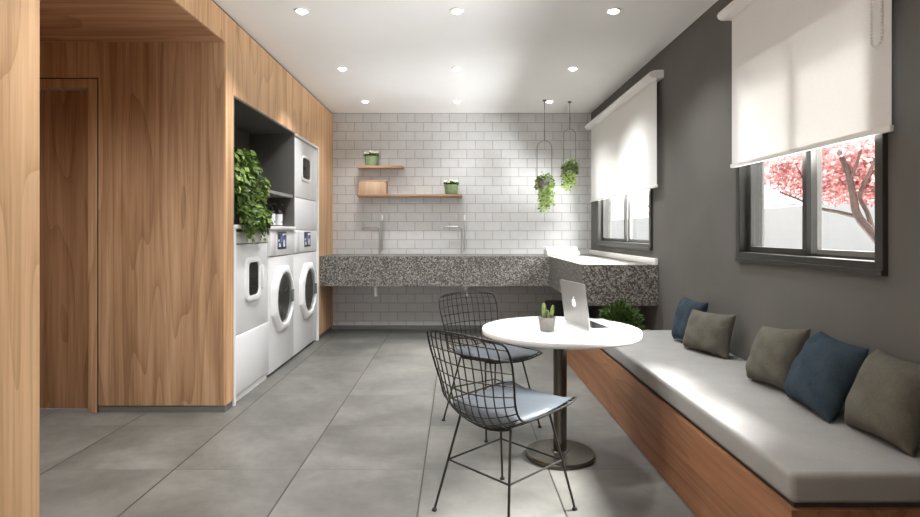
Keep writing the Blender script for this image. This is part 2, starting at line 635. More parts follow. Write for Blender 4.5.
# ------------------------------------------------------------------ windows
def window(name, w, label):
    yc = (w['y0'] + w['y1']) / 2
    root = thing(name, label, 'window', (XR, yc, w['z0'])); root['kind'] = 'structure'
    a, b, h = w['y0'] - yc, w['y1'] - yc, w['z1'] - w['z0']
    t = .046
    m = MB()
    X0, X1 = -.022, .125
    m.box((X0, a, 0), (X1, a + t, h), bev=.003); m.box((X0, b - t, 0), (X1, b, h), bev=.003)
    m.box((X0, a + t, 0), (X1, b - t, t), bev=.003); m.box((X0, a + t, h - t), (X1, b - t, h), bev=.003)
    m.box((X0 - .006, a, -.012), (X0 + .03, b, .012), bev=.003)
    m.box((.055, a + t, t), (.062, b - t, t + .012))       # the track between the sashes
    m.obj('window_frame', 'window_metal', root)
    s = .034
    for (p, q, sx, mt, sp) in ((a + t, s * .7, .075, 'sash_metal', .062), (-s * .7, b - t, .028, 'window_metal', .040)):
        f = MB()
        zb, zt = t + .002, h - t - .002
        f.box((sx, p, zb), (sx + .026, p + s, zt), bev=.002); f.box((sx, q - sp, zb), (sx + .026, q, zt), bev=.002)
        f.box((sx, p + s, zb), (sx + .026, q - sp, zb + s), bev=.002); f.box((sx, p + s, zt - s), (sx + .026, q - sp, zt), bev=.002)
        fo = f.obj('sash', mt, root)
        gx = sx + .013
        MB().add([(gx, p + s * .9, zb + s * .9), (gx, q - sp * .95, zb + s * .9), (gx, q - sp * .95, zt - s * .9), (gx, p + s * .9, zt - s * .9)], [(0, 1, 2, 3)]).obj('pane', 'window_glass', fo)
    return root


window('window_1', W1, 'near dark-framed sliding window showing a pink blossom tree')
window('window_2', W2, 'far dark-framed sliding window above the terrazzo counter')


def blind(y0, y1, zb, zt, label, chain=None):
    yc = (y0 + y1) / 2
    root = thing('roller_blind', label, 'blind', (XR, yc, zb), group='white roller blinds')
    a, b = y0 - yc, y1 - yc
    # cassette: D-shaped case
    prof = [(0, .068), (-.04, .068), (-.085, .064), (-.118, .05), (-.128, .03), (-.118, .009), (-.10, 0), (-.04, 0), (0, 0)]
    k = len(prof)
    zt_ = zt - zb
    m = MB(True)
    ca, cb = a - .03, b + .04
    cb = min(cb, YB - .01 - yc)
    vs = [(x, ca, zt_ + z) for x, z in prof] + [(x, cb, zt_ + z) for x, z in prof]
    m.add(vs, [tuple(range(k)), tuple(range(2 * k - 1, k - 1, -1))] + [(i, (i + 1) % k, k + (i + 1) % k, k + i) for i in range(k)])
    m.obj('cassette', 'blind_case', root)
    MB().box((-.052, a, .01), (-.0505, b, zt_ + .01)).obj('fabric', 'blind_fabric', root)
    MB(True).box((-.062, a - .004, -.012), (-.042, b + .004, .014), bev=.005, seg=3).obj('bottom_bar', 'blind_case', root)
    if chain:
        m = MB(True)
        cy, zlow = chain[0] - yc, chain[1] - zb
        pts = []
        n = 40
        for i in range(n + 1):
            pts.append((-.075, cy - .028, zt_ - (zt_ - zlow - .03) * i / n))
        for i in range(1, 8):
            t = PI * i / 8
            pts.append((-.075, cy - .028 * math.cos(t), zlow + .03 - .03 * math.sin(t)))
        for i in range(n + 1):
            pts.append((-.075, cy + .028, zlow + .03 + (zt_ - zlow - .03) * i / n))
        m.tube(pts, .0016, 6)
        for p in pts:
            bm = bmesh.new(); bmesh.ops.create_icosphere(bm, subdivisions=1, radius=.0062)
            m.from_bm(bm, 0, Matrix.Translation(p))
        m.obj('pull_chain', 'chain_white', root)
    return root


blind(2.215, 3.50, 1.69, 2.615, 'white roller blind half lowered over the near window with blossom outside', (2.262, 2.03))
blind(4.82, 7.17, 1.675, 2.60, 'white roller blind half lowered over the far window beside the hanging planters')

# ------------------------------------------------------------------ downlights
k = 0
rows = {3.97: 'row nearest the viewer', 5.37: 'middle row', 6.72: 'row nearest the tiled wall'}
cols = {-1.1: 'left', 0.0: 'centre', 1.11: 'right'}
first = None
for y, rn in rows.items():
    for x, cn in cols.items():
        lab = f'small round recessed ceiling downlight, {cn} one of the {rn}'
        if first is None:
            first = thing('downlight', lab, 'ceiling light', (x, y, H), 0, 'recessed ceiling downlights')
            MB(True).lathe([(.036, .0), (.052, 0), (.052, -.006), (.046, -.009), (.036, -.006), (.034, .0)], 24).obj('trim_ring', 'white_trim', first)
            MB(True).lathe([(0, -.024), (.012, -.0225), (.022, -.018), (.029, -.011), (.033, -.003), (.033, -.001), (0, -.001)], 24).obj('lamp', 'lamp_glow', first)
        else:
            dup(first, (x, y, H), 0, lab)


def lamp(name, kind, loc, energy, color=(1, 1, 1), rot=(0, 0, 0), **kw):
    l = bpy.data.lights.new(name, kind)
    l.energy = energy
    l.color = color
    for kk, vv in kw.items():
        if kk != 'portal':
            setattr(l, kk, vv)
    if kw.get('portal'):
        l.cycles.is_portal = True
    o = bpy.data.objects.new(name, l)
    C.objects.link(o)
    o.location = loc
    o.rotation_euler = rot
    return o


for y in (2.57, 3.97, 5.37, 6.72):
    for x in (-1.1, 0, 1.11):
        if y > 3 or x < 1:
            lamp('spot_lamp', 'SPOT', (x, y, H - .03), 30 if y > 6 else 62, (.98, .99, 1), spot_size=R(116), spot_blend=.8, shadow_soft_size=.05)


# extra unseen spots added near the ceiling to brighten the tiled wall
for x in (-1.1, 0, 1.11):
    lamp('spot_lamp', 'SPOT', (x, 4.0, H - .03), 46, (.98, .99, 1), rot=(R(55), 0, 0), spot_size=R(62), spot_blend=1, shadow_soft_size=.35)

# ------------------------------------------------------------------ laundry niche
su = thing('appliance_surround', 'thin white surround framing the built-in laundry machines', 'surround', (XL - .22, 5.37, 0))
for a, b in (((-.22, NY0 + .002 - 5.37, 0), (.226, NY0 + .03 - 5.37, 1.3)), ((-.22, NY1 - .035 - 5.37, 0), (.226, NY1 - .002 - 5.37, NZ1 - .002))):
    MB().box(a, b, bev=.002).obj('side_panel', 'white_trim', su)
MB().box((-.22, 5.668 - 5.37, NZ1 - .028), (.226, NY1 - .036 - 5.37, NZ1 - .002), bev=.002).obj('top_panel', 'white_trim', su)

nc = thing('open_niche_cabinet', 'dark grey open shelf niche above the left dryer', 'cabinet', (XL - .23, 4.88, 1.335))
MB().box((-.24, -.77, 0), (-.225, .77, .95)).obj('back_panel', 'niche_grey', nc)
for s in (0, 1):
    MB().box((-.225, .765 if s else -.768, 0), (.228, .783 if s else -.75, .95)).obj('side_panel', 'niche_grey', nc)
MB().box((-.225, -.75, .935), (.228, .765, .95)).obj('top_panel', 'niche_grey', nc)
MB().box((-.224, -.749, .29), (.215, .764, .318), bev=.002).obj('shelf', 'niche_shelf', nc)
tag(MB(True).box((XL - .45, NY0 + .03, 1.302), (XL + .012, 5.663, 1.334), bev=.003).obj('worktop', 'white_trim'), 'thin white worktop slab between niche and machines', 'worktop')


def appliance_body(root, y0, y1, z0, z1, depth=.46):
    MB(True).box((-depth, y0, z0), (0, y1, z1), bev=.006).obj('body', 'white_enamel', root)


def washer(y0, y1, dz, dc, label):
    yc = (y0 + y1) / 2
    root = thing('washing_machine', label, 'washing machine', (XL - .012, yc, 0), 0, 'front-loading washing machines')
    a, b = y0 - yc, y1 - yc
    # body with a round hole for the drum would be hidden by the door: a shallow drum sits in front ring
    MB(True).box((-.44, a + .004, .025), (0, b - .004, 1.055), bev=.006).obj('body', 'white_enamel', root)
    MB().box((-.40, a + .02, 0), (-.03, b - .02, .027)).obj('plinth', 'rubber_black', root)
    p = MB(True).box((-.44, a + .004, 1.062), (.004, b - .004, 1.298), bev=.006).obj('control_panel', 'white_enamel', root)
    # display: navy picture instruction panel with pale figures
    dy = dc - yc
    dw, dh = .26, .165
    z0 = 1.118
    m = MB()
    M = on_left(.004, dy, z0)
    m.prism(rrect(0, dh / 2, dw, dh, .006, 3), 0, .002, 0, M)
    q = .0028
    def blob(pts, mi, top=q):
        m.prism([(x * dw / 2, y * dh) for x, y in pts], .0021, top, mi, M)
    blob([(-.95, .02), (.95, .02), (.95, .12), (-.95, .12)], 3)
    blob([(-.75, .14), (-.35, .14), (-.40, .33), (-.72, .36)], 1)
    blob([(.28, .14), (.62, .14), (.60, .50), (.34, .56), (.22, .36)], 1)
    blob([(.05, .86), (.55, .92), (.95, .86), (.92, .79), (.45, .82), (.12, .74)], 1)
    blob([(-.92, .62), (-.55, .60), (-.42, .82), (-.9, .88)], 3)
    blob([(-.3, .38), (.1, .40), (.25, .66), (.0, .80), (-.3, .72), (-.42, .5)], 2)
    blob([(.7, .2), (.92, .2), (.9, .66), (.72, .72)], 2)
    blob([(-.9, .42), (-.6, .46), (-.55, .56), (-.88, .56)], 1)
    m.obj('display', ['navy', 'label_white', 'navy_light', 'black_ink'], p)
    MB(True).box((.004, a + .02, 1.07), (.012, a + .17, 1.29), bev=.004).obj('detergent_drawer', 'white_enamel', p)
    # door: wide eight-sided rounded ring
    yd = dc - yc
    M = on_left(0, yd, dz)
    def octo(r, k=.90, n=48):
        out = []
        for i in range(n):
            t = 2 * PI * i / n
            # blend of circle and octagon
            a8 = ((t + PI / 8) % (PI / 4)) - PI / 8
            ro = r * .965 / math.cos(a8)
            rr = ro * k + r * (1 - k)
            out.append((rr * math.cos(t), rr * math.sin(t)))
        return out
    def circ(r, n=48):
        return [(r * math.cos(2 * PI * i / n), r * math.sin(2 * PI * i / n)) for i in range(n)]
    m = MB(35)
    n = 48
    loops = [(octo(.312), .0), (octo(.312), .022), (octo(.302), .034), (circ(.262), .046), (circ(.243), .044), (circ(.232), .030), (circ(.228), .004)]
    vs, fs = [], []
    for lp, z in loops:
        vs += [(x, y, z) for x, y in lp]
    for i in range(len(loops) - 1):
        for j in range(n):
            fs.append((i * n + j, i * n + (j + 1) % n, (i + 1) * n + (j + 1) % n, (i + 1) * n + j))
    m.add(vs, fs, 0, M)
    door = m.obj('door', 'ring_white', root)
    # drum behind the glass
    m = MB(True)
    M2 = M @ Matrix.Rotation(0, 4, 'X')
    m.lathe([(.229, .006), (.205, .012), (.195, .006)], 48, 1, M2)
    m.lathe([(.197, .008), (.19, .003), (0, .002)], 48, 0, M2)
    for i in range(3):
        t = 2 * PI * i / 3 + .5
        mm = M2 @ Matrix.Rotation(t, 4, 'Z')
        m.box((.09, -.016, .002), (.19, .016, .012), 1, .004, 1, mm)
    m.obj('drum', ['drum_steel', 'gasket'], door)
    MB(True).lathe([(.232, .030), (.20, .038), (.12, .046), (0, .049)], 48, 0, M).obj('door_glass', 'door_glass', door)
    h = MB(True).box((.19, -.06, .036), (.225, .06, .056), 0, .006, 2, M)
    h.obj('door_handle', 'gasket', door)
    return root


washer(4.90, 5.655, .662, 5.275, 'white front-loading washing machine under the worktop, in the middle of the machines')
washer(5.665, 6.595, .640, 6.17, 'white front-loading washing machine furthest from the viewer, below the stacked dryer')


def dryer(y0, y1, z0, z1, dy, dzc, gw, gh, label, floor_unit):
    yc = (y0 + y1) / 2
    root = thing('tumble_dryer', label, 'tumble dryer', (XL - .012, yc, z0 if not floor_unit else 0), 0, 'white tumble dryers with small windows')
    a, b = y0 - yc, y1 - yc
    base = 0 if floor_unit else z0
    if floor_unit:
        MB(True).box((-.44, a + .004, .505), (0, b - .004, 1.185), bev=.006).obj('body', 'white_enamel', root)
        MB(True).box((-.44, a + .004, .06), (.010, b - .004, .498), bev=.008).obj('lower_panel', 'white_enamel', root)
        MB().box((-.42, a + .01, 0), (-.01, b - .01, .06)).obj('plinth', 'white_enamel', root)
        MB(True).box((-.44, a + .004, 1.192), (.004, b - .004, 1.282), bev=.006).obj('control_panel', 'white_enamel', root)
    else:
        MB(True).box((-.44, a + .004, 0), (0, b - .004, 1.64 - z0 - .004), bev=.006).obj('body', 'white_enamel', root)
        MB(True).box((-.44, a + .004, 1.64 - z0), (.002, b - .004, z1 - z0), bev=.006).obj('upper_body', 'white_enamel', root)
    M = on_left(.0, dy - yc, dzc - base)
    m = MB(35)
    ow, oh = gw + (.11 if floor_unit else .07), gh + (.09 if floor_unit else .06)
    m.ring(rrect(0, 0, ow, oh, .07, 6), rrect(0, 0, gw, gh, .05, 6), .0, .012, 0, M)
    m.ring(rrect(0, 0, ow - .02, oh - .02, .065, 6), rrect(0, 0, gw + .012, gh + .012, .05, 6), .012, .018, 0, M)
    door = m.obj('door', 'ring_white', root)
    MB().prism(rrect(0, 0, gw + .004, gh + .004, .05, 6), .002, .006, 0, M).obj('door_window', 'niche_grey', door)
    MB().prism(rrect(0, 0, gw + .004, gh + .004, .05, 6), .009, .011, 0, M).obj('window_glass', 'door_glass', door)
    if floor_unit:
        MB(True).box((ow / 2 + .03, -.10, 0), (ow / 2 + .052, .10, .024), 0, .006, 2, M).obj('handle', 'white_enamel', door)
    return root


dryer(4.15, 4.892, 0, 1.285, 4.52, .905, .225, .262, 'white tumble dryer with small window below the trailing plant, nearest of the machines', True)
dryer(5.675, 6.595, 1.302, 2.25, 6.10, 1.965, .31, .22, 'white tumble dryer with small window stacked above the furthest washing machine', False)

# soap bottles
def soap_bottle(x, y, label):
    root = thing('soap_bottle', label, 'bottle', (x, y, 1.3345), 0, 'soap bottles in the niche')
    MB(True).lathe([(0, 0), (.034, 0), (.037, .004), (.037, .125), (.034, .14), (.016, .155), (.014, .17), (0, .17)], 24).obj('bottle_body', 'bottle_brown', root)
    m = MB(True).lathe([(.0378, .012), (.0378, .118)], 24)
    mm = on_left(.036, 0, .0)
    m.box((.034, -.012, .03), (.039, .012, .055), 1)
    m.obj('paper_label', ['label_white', 'label_mark'], root)
    m = MB(True).lathe([(0, .17), (.015, .17), (.015, .186), (.005, .188), (.005, .206), (0, .206)], 16)
    m.box((-.008, -.01, .204), (.045, .01, .215), 0, .003, 1)
    m.obj('pump', 'rubber_black', root)


soap_bottle(-1.75, 5.27, 'dark pump bottle with white label in the niche, beside the trailing plant')
soap_bottle(-1.735, 5.44, 'dark pump bottle with white label in the niche, further from the trailing plant')


# trailing plant
def trailing():
    root = thing('trailing_plant', 'lush green trailing plant spilling from the dark niche over the worktop', 'potted plant', (-1.80, 4.52, 1.6535))
    MB(True).lathe([(0, 0), (.085, 0), (.10, .10), (.105, .13), (.097, .13), (.093, .10), (0, .10)], 24).obj('pot', 'pot_dark', root)
    r = random.Random(3)
    lf, st = MB(), MB(True)
    def leaf_at(p, sz):
        a = r.uniform(-1.2, 1.2)
        d = Vector((r.uniform(.1, .8), math.sin(a) * .9, r.uniform(-1.2, .1)))
        lf.leaf(p, d, Vector((1, r.uniform(-.6, .6), r.uniform(0, .9))), sz * r.uniform(.8, 1.25), sz * r.uniform(.6, .85))
    lo_y, hi_y = -.37, .33
    # crown
    for i in range(300):
        t, ph = r.uniform(0, 2 * PI), r.uniform(0, 1)
        p = Vector((math.cos(t) * .15 * ph ** .5, math.sin(t) * .31 * ph ** .5 + .02, .13 + .17 * (1 - ph ** 2) * r.uniform(.3, 1)))
        p.x = min(p.x, .14)
        p.y = max(lo_y, min(hi_y, p.y))
        leaf_at(p, .07)
    for i in range(76):
        y1 = r.uniform(lo_y, hi_y)
        big = 1 - abs(y1 / .34) ** 2 * .35
        ln = r.uniform(.2, .50) * big
        if r.random() < .2:
            ln = r.uniform(.46, .52)
        x1 = r.uniform(.07, .135)
        pts = [Vector((.04, y1 * .3, .12)), Vector((x1 * .7, y1 * .7, .19 + r.uniform(-.03, .06))), Vector((x1, y1, .10))]
        z = .10
        yy = y1
        long_ = r.random() < .28 and y1 > -.28 and y1 < .30
        zend = -min(ln, .34) if not long_ else -r.uniform(.36, .41)
        while z > zend:
            z -= .035
            yy += r.uniform(-.016, .016)
            yy = max(lo_y + max(0, -z) * .25, min(hi_y - max(0, .08 - z) * .42, yy))
            xx = x1 + r.uniform(-.01, .01)
            if z < -.27:
                xx = max(xx, .193)
            elif z < -.2:
                xx = max(xx, .18)
            pts.append(Vector((xx, yy, z)))
        st.tube(pts, .0022, 5)
        for p in pts[1:]:
            for q in range(2 if p.z > -.3 else 1):
                leaf_at(p + Vector((r.uniform(-.01, .02), r.uniform(-.025, .025), r.uniform(-.015, .015))), .062 if p.z > -.3 else .045)
    for v in lf.v:   # leaves stay inside the open niche and off its sides
        if v.z < -.30:
            v.x = max(v.x, .178)
        v.y = max(-.385, v.y)
    lf.obj('foliage', 'leaf_vine', root)
    st.obj('stems', 'leaf_vine', root)


trailing()

# ------------------------------------------------------------------ wall shelves and what stands on them
def wall_shelf(x0, x1, z, label):
    tag(MB(True).box((x0, YB - .20, z), (x1, YB - .0005, z + .03), bev=.002).obj('wall_shelf', 'wood_shelf'), label, 'shelf', 'wooden wall shelves')


wall_shelf(-1.29, -.70, 2.105, 'short wooden wall shelf on grey tiles, above the longer one')
wall_shelf(-1.285, .07, 1.735, 'long wooden wall shelf on grey tiles carrying a wooden box')


def flower_pot():
    root = thing('flower_pot', 'ribbed green pot of small white flowers on the short upper shelf', 'potted plant', (-1.11, YB - .115, 2.1355), 0, 'green flower pots on wall shelves')
    MB(50).lathe([(0, 0), (.072, 0), (.078, .01), (.090, .115), (.088, .125), (.080, .125), (.076, .105), (0, .105)], 40, 0, None, lambda t: 1 + .03 * math.cos(20 * t)).obj('pot', 'pot_green', root)
    r = random.Random(5)
    m = MB()
    for i in range(170):
        t, q = r.uniform(0, 2 * PI), r.uniform(0, 1) ** .5
        p = Vector((math.cos(t) * .075 * q, math.sin(t) * .07 * q, .10 + r.uniform(0, .055)))
        m.leaf(p, (math.cos(t), math.sin(t), r.uniform(.1, 1)), (0, 0, 1), .038, .026)
    m.obj('foliage', 'leaf_small', root)
    m = MB()
    for (x, y, z) in ((-.045, -.055, .15), (.04, -.06, .155), (0, -.02, .178), (-.07, 0, .165), (.068, -.01, .168), (.01, .04, .18)):
        for j in range(6):
            t = 2 * PI * j / 6
            m.leaf((x, y, z), (math.cos(t), math.sin(t) * .7 - .5, .35 + math.sin(t) * .4), (0, -.7, .7), .032, .027, 0)
        bm = bmesh.new(); bmesh.ops.create_icosphere(bm, subdivisions=1, radius=.007)
        m.from_bm(bm, 1, Matrix.Translation((x, y - .004, z + .004)))
    m.obj('blossoms', ['petal_white', 'petal_heart'], root)
    return root


fp = flower_pot()
dup(fp, (-.075, YB - .115, 1.7655), .12, 'ribbed green pot of small white flowers at the right end of the long shelf')
wb = thing('wooden_box', 'small pale wooden box lying on the long wall shelf', 'box', (-1.09, YB - .105, 1.7655))
MB(True).box((-.175, -.085, 0), (.175, .085, .158), bev=.003).obj('box_body', 'wood_box', wb)
MB(True).box((-.177, -.087, .160), (.177, .087, .18), bev=.003).obj('lid', 'wood_box', wb)

# ------------------------------------------------------------------ terrazzo counter
CZ0, CZ1 = .632, .99
CY, LX, LY = 6.69, 1.105, 4.925
out = [(XL + .001, YB - .013), (XL + .001, CY), (LX, CY), (LX, LY), (XR - .001, LY), (XR - .001, YB - .013)]
co = thing('terrazzo_counter', 'thick speckled black and white terrazzo counter turning along the window wall', 'counter', (0, YB - .3, CZ0))
m = MB().prism([(x, y - (YB - .3)) for x, y in out], 0, CZ1 - CZ0)
m.obj('slab', 'terrazzo', co)
m = MB(True)
m.box((XR - .032, LY - (YB - .3), CZ1 - CZ0), (XR - .001, .286, CZ1 - CZ0 + .055), bev=.003)
m.obj('upstand', 'terrazzo_pale' if 'terrazzo_pale' in MATS else 'blind_case', co)


def faucet(x, label):
    root = thing('faucet', label, 'faucet', (x, YB - .09, CZ1 + .0005), 0, 'chrome faucets behind the terrazzo counter')
    MB(True).lathe([(0, 0), (.026, 0), (.026, .008), (.016, .014), (.014, .06), (0, .06)], 20).obj('base', 'chrome', root)
    pts = [(0, 0, .05), (0, 0, .30)]
    for i in range(1, 9):
        t = PI / 2 * i / 8
        pts.append((-.06 + .06 * math.cos(t), 0, .30 + .06 * math.sin(t)))
    pts += [(-.20, 0, .36), (-.215, 0, .357), (-.224, 0, .345), (-.226, 0, .325)]
    MB(True).tube(pts, .011, 12).obj('spout', 'chrome', root)
    MB(True).tube([(.012, 0, .04), (.035, 0, .06), (.035, 0, .45)], .008, 10).obj('riser', 'chrome', root)
    MB(True).lathe([(0, .44), (.012, .44), (.014, .50), (.008, .515), (0, .515)], 14, 0, Matrix.Translation((.035, 0, 0))).obj('spray_head', 'drain_white', root)
    MB(True).tube([(0, -.012, .045), (0, -.05, .055), (0, -.075, .07)], .005, 8).obj('lever', 'chrome', root)
    return root


f1 = faucet(-1.01, 'tall chrome faucet on the counter below the wooden box')
dup(f1, (.06, YB - .09, CZ1 + .0005), 0, 'tall chrome faucet on the counter below the right end of the long shelf')


def drain(x, label):
    root = thing('drain_pipe', label, 'pipe', (x, 6.83, CZ0), 0, 'white drain stubs under the counter')
    MB(True).lathe([(.0, 0), (.03, 0), (.03, -.02), (.02, -.026), (.018, -.04)], 18).obj('collar', 'drain_white', root)
    MB(True).lathe([(.019, -.02), (.019, -.115), (.022, -.118), (.022, -.135), (.0, -.135)], 18).obj('tailpiece', 'drain_white', root)
    return root


g1 = drain(-.99, 'short white drain stub under the counter, near the machines')
dup(g1, (.11, 6.83, CZ0), 0, 'short white drain stub under the counter, above the far wire chair')


def towel(x, y, z, sx, sy, h, rz, label):
    m = MB(True)
    n = 3
    for i in range(n):
        z0 = h * i / n
        m.box((-sx / 2 + .004 * (i % 2), -sy / 2, z0), (sx / 2 - .004 * ((i + 1) % 2), sy / 2, z0 + h / n * 1.03), 0, h / n * .45, 3)
    m.tube([(-sx / 2 + h / 2 - .004, -sy / 2 + .01, h / 2), (-sx / 2 + h / 2 - .004, sy / 2 - .01, h / 2)], h / 2 * .98, 12)
    o = m.obj('folded_towel', 'towel_white', None, (x, y, z), (0, 0, rz))
    tag(o, label, 'towel', 'folded towels on the counter')


towel(1.30, 6.98, CZ1 + .001, .40, .24, .055, .06, 'folded white towel on the counter under the far window, bottom of the stack')
towel(1.285, 6.985, CZ1 + .0575, .385, .23, .05, .02, 'folded white towel on the counter under the far window, top of the stack')

tag(MB(True).box((1.157, 7.2, .0), (1.70, 7.375, .38), bev=.004).obj('shade_block', 'shade_dark'), 'dark block painted as the shadow under the terrazzo counter', 'cabinet')  # near-black block stands in for the deep shade below the counter

# ------------------------------------------------------------------ hanging planters
def hanging(x, y, ztop, w, zpot, label, seed, ln):
    root = thing('hanging_planter', label, 'hanging plant', (x, y, H), 0, 'hanging planters by the far window')
    MB(True).lathe([(0, 0), (.022, 0), (.022, -.012), (.006, -.02), (0, -.02)], 16).obj('ceiling_hook', 'cord_grey', root)
    zt = ztop - H
    MB(True).tube([(0, 0, -.01), (0, 0, zt + .10)], .0035, 6).obj('cord', 'cord_grey', root)
    MB(True).tube([(0, 0, zt + .14), (0, 0, zt - .003)], .0065, 8).obj('sleeve', 'cord_grey', root)
    pts = []
    zb = zpot - H
    for i in range(6):
        pts.append((-w / 2, 0, zb + (zt - w / 2 - zb) * i / 5))
    for i in range(1, 12):
        t = PI * i / 12
        pts.append((-w / 2 * math.cos(t), 0, zt - w / 2 + w / 2 * math.sin(t)))
    for i in range(6):
        pts.append((w / 2, 0, zt - w / 2 - (zt - w / 2 - zb) * i / 5))
    MB(True).tube(pts, .0045, 8).obj('hoop', 'cord_grey', root)
    Mz = Matrix.Translation((0, 0, zb))
    MB(True).lathe([(0, -.11), (.05, -.11), (.075, -.06), (w / 2 - .006, -.01), (w / 2 - .004, .0), (w / 2 - .012, 0), (.06, -.02), (0, -.02)], 24, 0, Mz).obj('bowl', 'pot_grey', root)
    r = random.Random(seed)
    a, b, st = MB(), MB(), MB()
    for i in range(230):
        t, q = r.uniform(0, 2 * PI), r.uniform(0, 1) ** .5
        p = Vector((math.cos(t) * (w * .56) * q, math.sin(t) * (w * .56) * q, zb + .10 * (1 - q * q) * r.uniform(0, 1) - r.uniform(0, .13) * q))
        a.leaf(p, (math.cos(t) + r.uniform(-.5, .5), math.sin(t) + r.uniform(-.5, .5), r.uniform(-.8, .9)), (r.uniform(-.4, .4), -.5, .8), .042, .03)
    for i in range(30):
        t = r.uniform(0, 2 * PI)
        q = r.uniform(.03, w * .55)
        L = ln * r.uniform(.3, 1) * (1.25 - q * 5)
        p = Vector((math.cos(t) * q, math.sin(t) * q, zb - .03))
        pts = [p.copy()]
        while p.z > zb - .08 - L:
            p = p + Vector((r.uniform(-.012, .012), r.uniform(-.012, .012), -.03))
            pts.append(p.copy())
            for u in range(2):
                mb_ = b if r.random() < .72 else a
                mb_.leaf(p, (r.uniform(-1, 1), r.uniform(-1, .4), r.uniform(-1, .3)), (r.uniform(-.5, .5), -.7, .6), .032, .024)
        st.tube(pts, .0014, 4)
    a.obj('foliage', 'leaf_hang_dark', root)
    b.obj('tendrils', 'leaf_hang_pale', root)
    st.obj('stems', 'leaf_hang_pale', root)


hanging(1.04, 6.66, 2.365, .175, 1.90, 'trailing plant hanging in a thin wire hoop, lower of the two', 11, .30)
hanging(1.355, 6.74, 2.52, .145, 2.07, 'trailing plant hanging in a thin wire hoop, higher one beside the blind', 12, .18)

# ------------------------------------------------------------------ bench and its cushions
BX, BY0, BY1, BZ = 1.075, 1.80, 5.80, .385
be = thing('bench', 'long built-in bench of reddish brown wood under the windows', 'bench', ((BX + XR) / 2, 3.5, 0))
ox, oy = (BX + XR) / 2, 3.5
MB().box((BX - ox, BY0 - oy, 0), (XR - .001 - ox, BY1 - oy, BZ), bev=.002).obj('bench_body', 'wood_bench', be)
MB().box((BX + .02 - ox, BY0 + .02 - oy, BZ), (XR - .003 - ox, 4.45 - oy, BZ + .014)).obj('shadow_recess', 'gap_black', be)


def seat_pad():
    m = MB(True)
    m.box((BX + .003, BY0 + .004, BZ + .0145), (XR - .004, 4.462, .502), 0, .022, 5)
    # piping on the front edges
    o = m.obj('bench_pad', 'cushion_cloth')
    tag(o, 'long pale grey upholstered seat pad lying on the wooden bench', 'cushion')


seat_pad()


def pillow(bf, bn, tn, tf, thick, mat, label, seed, cat='pillow'):
    """corners: bottom far, bottom near, top near, top far; the face looks to -X"""
    bf, bn, tn, tf = map(Vector, (bf, bn, tn, tf))
    c = (bf + bn + tn + tf) / 4
    n = (bn - bf).cross(tf - bf).normalized()
    if n.x > 0:
        n = -n
    r = random.Random(seed)
    ph = [r.uniform(0, 6) for _ in range(8)]
    N = 26
    vs, fs = [], []
    def P(u, v, side):
        # u: far->near, v: bottom->top in -1..1; edges pulled in between the corners
        e = .075
        uu = u * (1 - e * (1 - v * v)); vv = v * (1 - e * (1 - u * u))
        a, b = (uu + 1) / 2, (vv + 1) / 2
        p = bf * (1 - a) * (1 - b) + bn * a * (1 - b) + tn * a * b + tf * (1 - a) * b
        k = max(0, (1 - u ** 4)) ** .5 * max(0, (1 - v ** 4)) ** .5
        k2 = max(0, (1 - u * u)) ** .42 * max(0, (1 - v * v)) ** .42
        w = .5 * k + .5 * k2
        wr = .05 * math.sin(7 * u + 3 * v + ph[0]) * math.sin(4 * v - 2 * u + ph[1]) + .035 * math.sin(13 * u * v + ph[2]) + .03 * math.sin(9 * v + 6 * u + ph[3])
        bias = 1.0 - .10 * v
        return p + n * side * (thick if side > 0 else thick * .55) * w * (bias + wr)
    for side in (1, -1):
        o = len(vs)
        for i in range(N + 1):
            for j in range(N + 1):
                u = math.sin((-1 + 2 * i / N) * PI / 2); v = math.sin((-1 + 2 * j / N) * PI / 2)
                vs.append(P(u, v, side) - c)
        for i in range(N):
            for j in range(N):
                a = o + i * (N + 1) + j
                fs.append((a, a + N + 1, a + N + 2, a + 1))
    m = MB(80)
    m.add(vs, fs)
    ob = m.obj('throw_pillow', mat, None, c)
    bm = bmesh.new(); bm.from_mesh(ob.data)
    bmesh.ops.remove_doubles(bm, verts=bm.verts[:], dist=.0005)
    bmesh.ops.recalc_face_normals(bm, faces=bm.faces[:])
    bm.to_mesh(ob.data); bm.free()
    tag(ob, label, cat, 'throw pillows on the bench pad')
    return ob


pz = .505
pillow((1.575, 4.06, pz), (1.625, 3.80, pz), (1.715, 3.82, .80), (1.64, 4.05, .815), .085, 'linen_blue', 'dark blue pillow furthest from the viewer, partly behind a small grey pillow', 1)
pillow((1.535, 3.79, pz), (1.655, 3.42, pz), (1.705, 3.42, .775), (1.575, 3.74, .765), .085, 'linen_grey', 'small grey pillow leaning beside the furthest blue pillow', 2)
pillow((1.545, 2.97, pz), (1.60, 2.66, pz), (1.68, 2.66, .82), (1.61, 2.94, .79), .095, 'linen_grey', 'grey pillow leaning between the gap and the nearer blue pillow', 3)
pillow((1.555, 2.63, pz), (1.51, 2.27, pz), (1.68, 2.28, .805), (1.69, 2.60, .82), .095, 'linen_blue', 'dark blue pillow between two grey pillows', 4)
pillow((1.565, 2.245, pz), (1.57, 1.93, pz), (1.70, 1.97, .80), (1.70, 2.26, .81), .10, 'linen_grey', 'grey pillow nearest the viewer at the end of the bench', 6)

